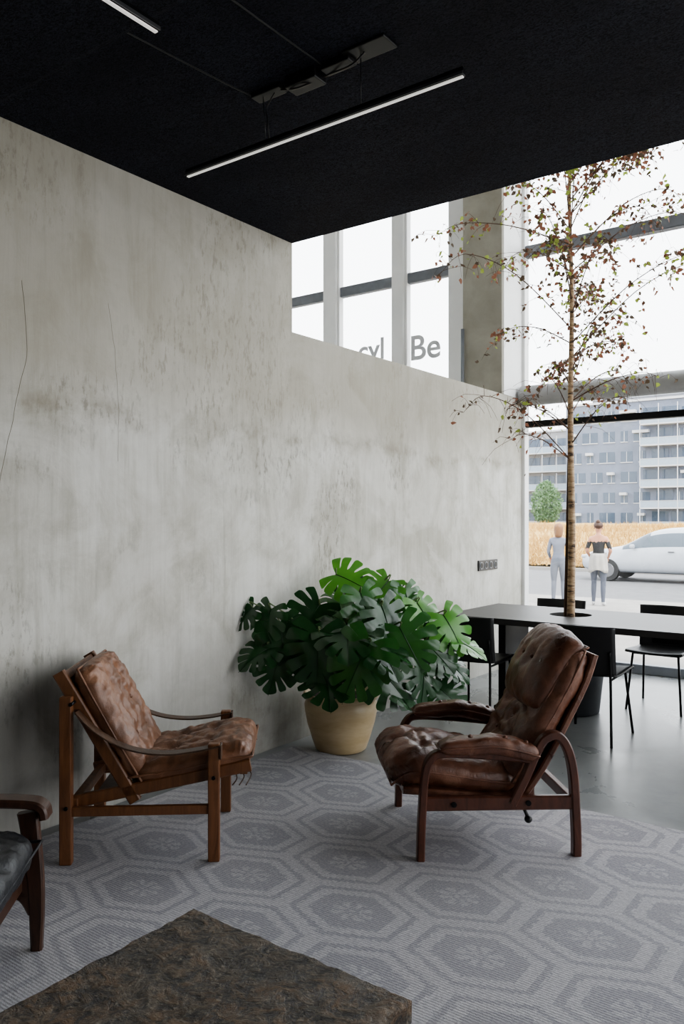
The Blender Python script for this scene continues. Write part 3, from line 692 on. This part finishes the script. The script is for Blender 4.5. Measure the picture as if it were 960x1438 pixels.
def apartment(name,x0,x1,y,floors,wall,balc,fh=3.4):
    e=empty(name); H=floors*fh+.6; boxx('body',x0,x1,y,y+14,GZ,GZ+H,wall,e)
    wins=[];fr=[];sl=[];ra=[];aw=[]
    for f in range(floors):
        z=GZ+f*fh+.9; x=x0+.8; k=0
        while x<x1-2.4:
            inb=any(a<=x<=b for a,b in balc)
            if inb:
                wins.append((x,x+2.6,y-.06,y+.05,z-.5,z+1.95)); x+=3.0
            else:
                w=(1.9,1.1,2.6)[(k+f)%3]; wins.append((x,x+w,y-.05,y+.05,z,z+1.75)); fr.append((x-.05,x+w+.05,y-.12,y,z-.15,z-.02)); fr.append((x+w/2-.04,x+w/2+.04,y-.09,y,z,z+1.7))
                if (k*7+f*3)%4==0: aw.append((x,x+w,y-1.0,y-.05,z+1.25,z+1.7))
                x+=w+1.0
            k+=1
        for a,b in balc:
            sl.append((a,b+2.5,y-1.9,y,z-1.05,z-.85)); ra.append((a,b+2.5,y-1.9,y-1.84,z-.85,z+.2)); fr.append((a,b+2.5,y-1.94,y-1.82,z+.2,z+.27))
            q=a
            while q<b+2.6: fr.append((q-.06,q+.06,y-1.93,y-1.81,z-.85,z+2.3)); q+=2.9
    boxes('windows',wins,M['bglass'],e); boxes('trim_lines',fr,M['slab'],e)
    if sl: boxes('balcony_slabs',sl,M['slab'],e); boxes('balcony_rails',ra,M['rail'],e)
    if aw: boxes('awnings',aw,M['slab'],e)
    boxx('parapet',x0-.2,x1+.2,y-.25,y+14.2,GZ+H,GZ+H+.35,M['slab'],e)
    return e
apartment('apartment_building',-50.5,-14,135,6,M['brick'],[(-37.5,-33)])
apartment('apartment_building.001',-82,-53,150,5,M['brick2'],[(-66,-57)],3.6)
apartment('apartment_building.002',-52,-20,153,7,M['brick2'],[])
def bushtree(name,x,y,h,r):
    e=empty(name); tube('trunk',[(x,y,GZ),(x,y,GZ+h*.5)],.15,M['twig'],e,8,0)
    bm=bmesh.new(); q=random.Random(int(x*10))
    for i in range(3200):
        u=q.random(); a=q.uniform(0,6.283); rad=r*math.sqrt(q.random())*(math.sin(math.pi*min(1,(u*.93+.07)))**.6); p=V((x+rad*math.cos(a),y+rad*math.sin(a),GZ+h*(.15+.85*u)))
        d=V((q.uniform(-1,1),q.uniform(-1,1),q.uniform(-1,1)))*.28; d2=V((q.uniform(-1,1),q.uniform(-1,1),q.uniform(-1,1)))*.28
        bm.faces.new([bm.verts.new(p),bm.verts.new(p+d),bm.verts.new(p+d+d2),bm.verts.new(p+d2)])
    me=bpy.data.meshes.new('crown'); bm.to_mesh(me); bm.free(); obj('crown',me,M['treeleaf'],e)
M['treeleaf']=leaf_mat('tree_leaf',(70,98,68),(90,120,82),.7,.15)
bushtree('tree',-43.3,108,6.8,2.2)
bushtree('tree.001',-49.5,112,4.2,1.6)
# ------------------------------------------------------------------ CAR (facing -X)
def car(name,x,y):
    e=empty(name,(x,y,GZ-.06),0)
    st=[(0,.55,.42,.62,.64,.45),(.08,.72,.28,.70,.74,.62),(.4,.84,.22,.80,.85,.70),(.95,.88,.22,.90,.95,.74),(1.25,.89,.22,.93,1.0,.74),(1.55,.89,.22,.94,1.20,.68),(1.95,.89,.22,.95,1.42,.62),(2.4,.89,.22,.96,1.50,.61),(3.0,.89,.22,.97,1.51,.60),(3.6,.88,.22,.98,1.47,.59),(4.05,.86,.24,.98,1.36,.57),(4.35,.82,.28,.96,1.05,.62),(4.45,.70,.36,.86,.90,.55)]
    bm=bmesh.new(); rings=[]
    for (a,w,zl,zb,zr,rw) in st:
        half=[(w*.88,zl),(w,zl+.12),(w,(zl+zb)/2+.08),(w*.965,zb),(rw+(w*.965-rw)*.12,zr-.07 if zr-zb>.15 else zr-.02),(rw*.8,zr),(0,zr+.015)]
        ring=[(yy,zz) for yy,zz in half]+[(-yy,zz) for yy,zz in half[-2::-1]]
        rings.append([bm.verts.new((a,yy,zz)) for yy,zz in ring])
    n=len(rings[0])
    for i in range(len(rings)-1):
        for k in range(n):
            j=(k+1)%n; f=bm.faces.new((rings[i][k],rings[i][j],rings[i+1][j],rings[i+1][k])); f.smooth=True
            if 4<=i<=10 and k in (3,8): f.material_index=1
            if i in (4,5) and k in (4,5,6,7): f.material_index=1
            if i==10 and k in (4,5,6,7): f.material_index=1
    bm.faces.new(rings[0]); bm.faces.new(rings[-1][::-1])
    o=from_bm('body',bm,[M['carpaint'],M['carglass']],e,True); s=o.modifiers.new('s','SUBSURF'); s.levels=2; s.render_levels=2
    for i,wx in enumerate((.85,3.55)):
        for s_ in (-1,1):
            bm=bmesh.new(); cyl_bm(bm,(wx,s_*.70,.32),(wx,s_*.90,.32),.32,.31,28); from_bm('tyre_%d%s'%(i,'l' if s_<0 else 'r'),bm,M['blk'],e)
            bm=bmesh.new(); cyl_bm(bm,(wx,s_*.86,.32),(wx,s_*.912,.32),.20,.19,20); from_bm('rim_%d%s'%(i,'l' if s_<0 else 'r'),bm,M['alu'],e)
    for s_ in (-1,1):
        box('headlamp_%s'%('l' if s_<0 else 'r'),(.16,s_*.64,.68),(.22,.2,.09),M['slab'],e,None,.03)
        box('mirror_%s'%('l' if s_<0 else 'r'),(1.55,s_*.96,.99),(.12,.16,.11),M['carpaint'],e,None,.03)
        box('door_handle_%s'%('l' if s_<0 else 'r'),(2.55,s_*.89,.86),(.16,.03,.025),M['alu'],e,None,.006)
        box('tail_lamp_%s'%('l' if s_<0 else 'r'),(4.36,s_*.68,.85),(.1,.2,.16),M['red'],e,None,.03)
    return e
M['carpaint']=simple('silver_car_paint',(176,180,186),(168,172,178),.25,.2,scale=1)
M['carglass']=simple('car_window_glass',(84,94,104),(70,80,90),.08,scale=1)
M['red']=simple('tail_lamp_red',(140,20,20),(120,14,14),.3)
car('car',-8.05,23.3)
# ------------------------------------------------------------------ PEOPLE
M['skin']=simple('skin',(186,136,110),(170,122,98),.55,scale=8)
M['lip']=simple('lip',(160,92,84),(150,84,76),.5,scale=8)
def person(name,loc,rz,mats,H=1.63,hair='bun',tie=False,arms=None,step=.0,hairmat=None,bareshoulder=False,sleeve=1.1):
    e=empty(name,(loc[0],loc[1],GZ+.006),rz); k=H/1.63
    J={'pel':((0,0,.90),(.125,.095)),'wai':((0,.005,1.02),(.105,.078)),'che':((0,.0,1.16),(.125,.09)),'uch':((0,-.005,1.27),(.115,.075)),'nk':((0,-.005,1.365),(.048,.048)),'nk2':((0,.008,1.41),(.047,.047)),'hd':((0,.018,1.475),(.068,.078)),'hd2':((0,.008,1.55),(.074,.088)),'top':((0,.0,1.595),(.045,.055))}
    Ed=[('pel','wai'),('wai','che'),('che','uch'),('uch','nk'),('nk','nk2'),('nk2','hd'),('hd','hd2'),('hd2','top')]
    for s,c in ((-1,'l'),(1,'r')):
        st=step*s
        J['sh'+c]=((s*.145,-.005,1.285),(.055,.055)); el,wr=arms[c]
        J['el'+c]=(el,(.038,.038)); J['wr'+c]=(wr,(.026,.024))
        J['hp'+c]=((s*.075,0,.83),(.092,.10)); J['th'+c]=((s*.088,st*.3,.66),(.078,.082)); J['kn'+c]=((s*.09,.02+st*.6,.47),(.053,.055)); J['cf'+c]=((s*.092,-.015+st*.75,.32),(.05,.054)); J['an'+c]=((s*.095,-.03+st,.085),(.034,.036)); J['hl'+c]=((s*.097,-.045+st,.037),(.034,.034)); J['to'+c]=((s*.11,.13+st,.030),(.036,.026))
        Ed+=[('uch','sh'+c),('sh'+c,'el'+c),('el'+c,'wr'+c),('pel','hp'+c),('hp'+c,'th'+c),('th'+c,'kn'+c),('kn'+c,'cf'+c),('cf'+c,'an'+c),('an'+c,'hl'+c),('hl'+c,'to'+c)]
    names=list(J); me=bpy.data.meshes.new('body'); me.from_pydata([V(J[n][0])*k for n in names],[(names.index(a),names.index(b)) for a,b in Ed],[])
    o=bpy.data.objects.new('tmp',me); COL.objects.link(o); o.modifiers.new('k','SKIN'); 
    for i,n in enumerate(names):
        sv=me.skin_vertices[0].data[i]; sv.radius=(J[n][1][0]*k,J[n][1][1]*k); sv.use_root=(n=='pel')
    sb=o.modifiers.new('s','SUBSURF'); sb.levels=2
    dg=bpy.context.evaluated_depsgraph_get(); em=bpy.data.meshes.new_from_object(o.evaluated_get(dg)); bpy.data.objects.remove(o)
    for v in em.vertices:
        if v.co.z<.0: v.co.z=0
    em.materials.clear()
    body=obj('body',em,mats,e,True)
    for p in em.polygons:
        c=p.center/k; z=c.z; ax=abs(c.x)
        if z<.075: p.material_index=3
        elif z<.93 and ax<.19 and not (ax>.165): p.material_index=2
        elif bareshoulder and (z>1.235 or (ax>.155 and z<1.10)): p.material_index=0
        elif z>1.345: p.material_index=0
        elif ax>.16 and z<sleeve: p.material_index=0
        else: p.material_index=1
    for s,c in ((-1,'l'),(1,'r')):
        el,wr=V(arms[c][0])*k,V(arms[c][1])*k; d=(wr-el).normalized(); sd=V((0,1,0)); sd=(sd-d*sd.dot(d)).normalized(); pn=d.cross(sd)*s
        vs=[wr,wr+d*.05]; ed=[(0,1)]; ra=[.022,.026]
        for f,(o_,ln) in enumerate(((-.027,.062),(-.009,.074),(.009,.078),(.026,.070))):
            b=len(vs); vs+= [wr+d*.082+sd*o_, wr+d*(.082+ln*.5)+sd*o_*1.1+pn*.006, wr+d*(.082+ln)+sd*o_*1.1+pn*.022]; ra+=[.0105,.009,.007]; ed+=[(1,b),(b,b+1),(b+1,b+2)]
        b=len(vs); vs+=[wr+d*.035+sd*.032+pn*.008,wr+d*.07+sd*.05+pn*.016]; ra+=[.011,.008]; ed+=[(0,b),(b,b+1)]
        hm=bpy.data.meshes.new('h'); hm.from_pydata(vs,ed,[]); ho_=bpy.data.objects.new('tmp',hm); COL.objects.link(ho_); ho_.modifiers.new('k','SKIN')
        for i in range(len(vs)): hm.skin_vertices[0].data[i].radius=(ra[i],ra[i]*.8)
        ho_.modifiers.new('s','SUBSURF').levels=1
        dg=bpy.context.evaluated_depsgraph_get(); hm2=bpy.data.meshes.new_from_object(ho_.evaluated_get(dg)); bpy.data.objects.remove(ho_); hm2.materials.clear(); obj('hand_'+c,hm2,M['skin'],e,True)
    def blob(nm,c,s,mat,sub=2):
        bm=bmesh.new(); r=bmesh.ops.create_icosphere(bm,subdivisions=sub,radius=1); bmesh.ops.scale(bm,vec=V(s)*k,verts=r['verts']); bmesh.ops.translate(bm,vec=V(c)*k,verts=r['verts']); return from_bm(nm,bm,mat,e,True)
    blob('nose',(0,.10,1.49),(.012,.02,.022),M['skin']); blob('mouth',(0,.088,1.455),(.024,.008,.007),M['lip'])
    for s in (-1,1): blob('eye_'+('l' if s<0 else 'r'),(s*.03,.084,1.515),(.012,.008,.008),M['blk']); blob('ear_'+('l' if s<0 else 'r'),(s*.078,.0,1.50),(.012,.02,.03),M['skin'])
    bm=bmesh.new(); r=bmesh.ops.create_uvsphere(bm,u_segments=28,v_segments=18,radius=1)
    for v in r['verts']:
        q=v.co.copy(); n=1+.05*noise.noise(q*5)
        v.co=V((q.x*.088*n,-.018+q.y*.100*n,1.548+q.z*.082*n))
        if q.y>.45 and q.z<.35: v.co.y-=.05
        if hair=='bob' and q.y<.35 and q.z<0: v.co.z-=.13*min(1,-q.z*1.6); v.co.x*=1.05
        if hair=='bun' and q.z<-.3: v.co.z+=.01
        v.co*=k
    from_bm('hair',bm,hairmat,e,True)
    if hair=='bun': blob('hair_bun',(0,-.07,1.625),(.042,.042,.036),hairmat,3)
    if tie:
        prof=[(1.01,.128,.102),(.96,.15,.12),(.88,.165,.135),(.78,.172,.14),(.70,.178,.145),(.66,.176,.143)]
        bm=bmesh.new(); rings=[]
        for z,a,b in prof:
            rings.append([bm.verts.new(V(((a+.010*math.sin(t*9+z*5))*math.cos(t),(b+.010*math.sin(t*9+z*5))*math.sin(t)-.01,z+ (.03*math.sin(t*3) if z<.7 else 0)))*k) for t in [math.pi*.86+math.pi*1.28*q/28 for q in range(29)]])
        for i in range(len(rings)-1):
            for q in range(28): f=bm.faces.new((rings[i][q],rings[i][q+1],rings[i+1][q+1],rings[i+1][q])); f.smooth=True
        o=from_bm('tied_jacket',bm,M['jacket'],e,True); so_=o.modifiers.new('s','SOLIDIFY'); so_.thickness=.012
        tube('tied_sleeves',[V((-.13,.05,1.0))*k,V((-.06,.11,.985))*k,V((.06,.115,.98))*k,V((.13,.05,1.0))*k],.022*k,M['jacket'],e,8,6)
        tube('sleeve_end',[V((.0,.115,.98))*k,V((.03,.13,.88))*k,V((.02,.12,.76))*k],.022*k,M['jacket'],e,8,6)
    return e
M['jacket']=simple('light_jacket',(170,166,160),(152,149,144),.85)
M['blond']=simple('blond_hair',(140,98,60),(108,74,44),.6,scale=30,stretch=(4,4,1))
M['brownh']=simple('brown_hair',(74,46,32),(54,34,24),.6,scale=30,stretch=(4,4,1))
M['topg']=simple('grey_blouse',(118,122,134),(100,104,118),.85)
M['trg']=simple('pale_grey_trousers',(104,108,118),(90,94,104),.85)
M['topb']=simple('black_top',(32,32,36),(24,24,27),.8)
M['trd']=simple('grey_leggings',(84,88,100),(70,74,86),.8)
M['shoe']=simple('white_shoe',(190,190,190),(176,176,176),.6)
person('person',(-5.84,15.2),math.radians(18),[M['skin'],M['topg'],M['trg'],M['shoe']],1.60,'bob',arms={'l':((-.20,.02,1.06),(-.17,.16,.92)),'r':((.20,.0,1.04),(.20,.10,.84))},step=.05,hairmat=M['blond'],sleeve=.93)
person('person.001',(-5.15,15.5),math.radians(10),[M['skin'],M['topb'],M['trd'],M['shoe']],1.64,'bun',tie=True,arms={'l':((-.22,-.02,1.06),(-.17,.12,.93)),'r':((.23,-.03,1.06),(.17,.11,.94))},step=-.04,hairmat=M['brownh'],bareshoulder=True,sleeve=1.1)
# ------------------------------------------------------------------ LIGHT / WORLD
w=bpy.data.worlds.new('overcast'); S.world=w; w.use_nodes=True; t=w.node_tree; bg=t.nodes['Background']
tc=t.nodes.new('ShaderNodeTexCoord'); sx=t.nodes.new('ShaderNodeSeparateXYZ'); t.links.new(tc.outputs['Generated'],sx.inputs[0])
rp=t.nodes.new('ShaderNodeValToRGB'); rp.color_ramp.elements[0].position=0; rp.color_ramp.elements[0].color=(.97,.98,1,1); rp.color_ramp.elements[1].position=.8; rp.color_ramp.elements[1].color=(.92,.95,1,1)
t.links.new(sx.outputs[2],rp.inputs[0]); t.links.new(rp.outputs[0],bg.inputs[0]); bg.inputs[1].default_value=3.4
sun=bpy.data.lights.new('sun','SUN'); sun.energy=3.0; sun.angle=math.radians(4); sun.color=(1,.95,.86)
so_=bpy.data.objects.new('sun',sun); COL.objects.link(so_); so_.rotation_euler=V((.75,-.25,.8)).to_track_quat('Z','Y').to_euler()
def portal(name,c,sx_,sy_,rot):
    l=bpy.data.lights.new(name,'AREA'); l.shape='RECTANGLE'; l.size=sx_; l.size_y=sy_; l.cycles.is_portal=True
    o=bpy.data.objects.new(name,l); COL.objects.link(o); o.location=c; o.rotation_euler=rot
portal('portal_facade',(-1.6,YF+.1,2.9),15.2,5.8,(-math.pi/2,0,0))
portal('portal_side_front',(6.22,1.95,1.7),2.6,3.5,(0,math.pi/2,0))
portal('portal_side_rear',(6.22,6.1,2.9),5.8,3.6,(0,math.pi/2,0))
# ------------------------------------------------------------------ CAMERA
cam=bpy.data.cameras.new('camera'); co_=bpy.data.objects.new('camera',cam); COL.objects.link(co_); S.camera=co_
cam.sensor_fit='VERTICAL'; cam.sensor_height=36; cam.sensor_width=24; cam.lens=1120/1438*36; cam.shift_y=9/1438; cam.clip_start=.05; cam.clip_end=500
co_.location=(0,0,1.5); co_.rotation_euler=(math.pi/2,0,math.radians(36.2))
S.view_settings.view_transform='AgX'
try: S.view_settings.look='AgX - Medium High Contrast'
except Exception as ex: print(ex)
S.view_settings.exposure=.8
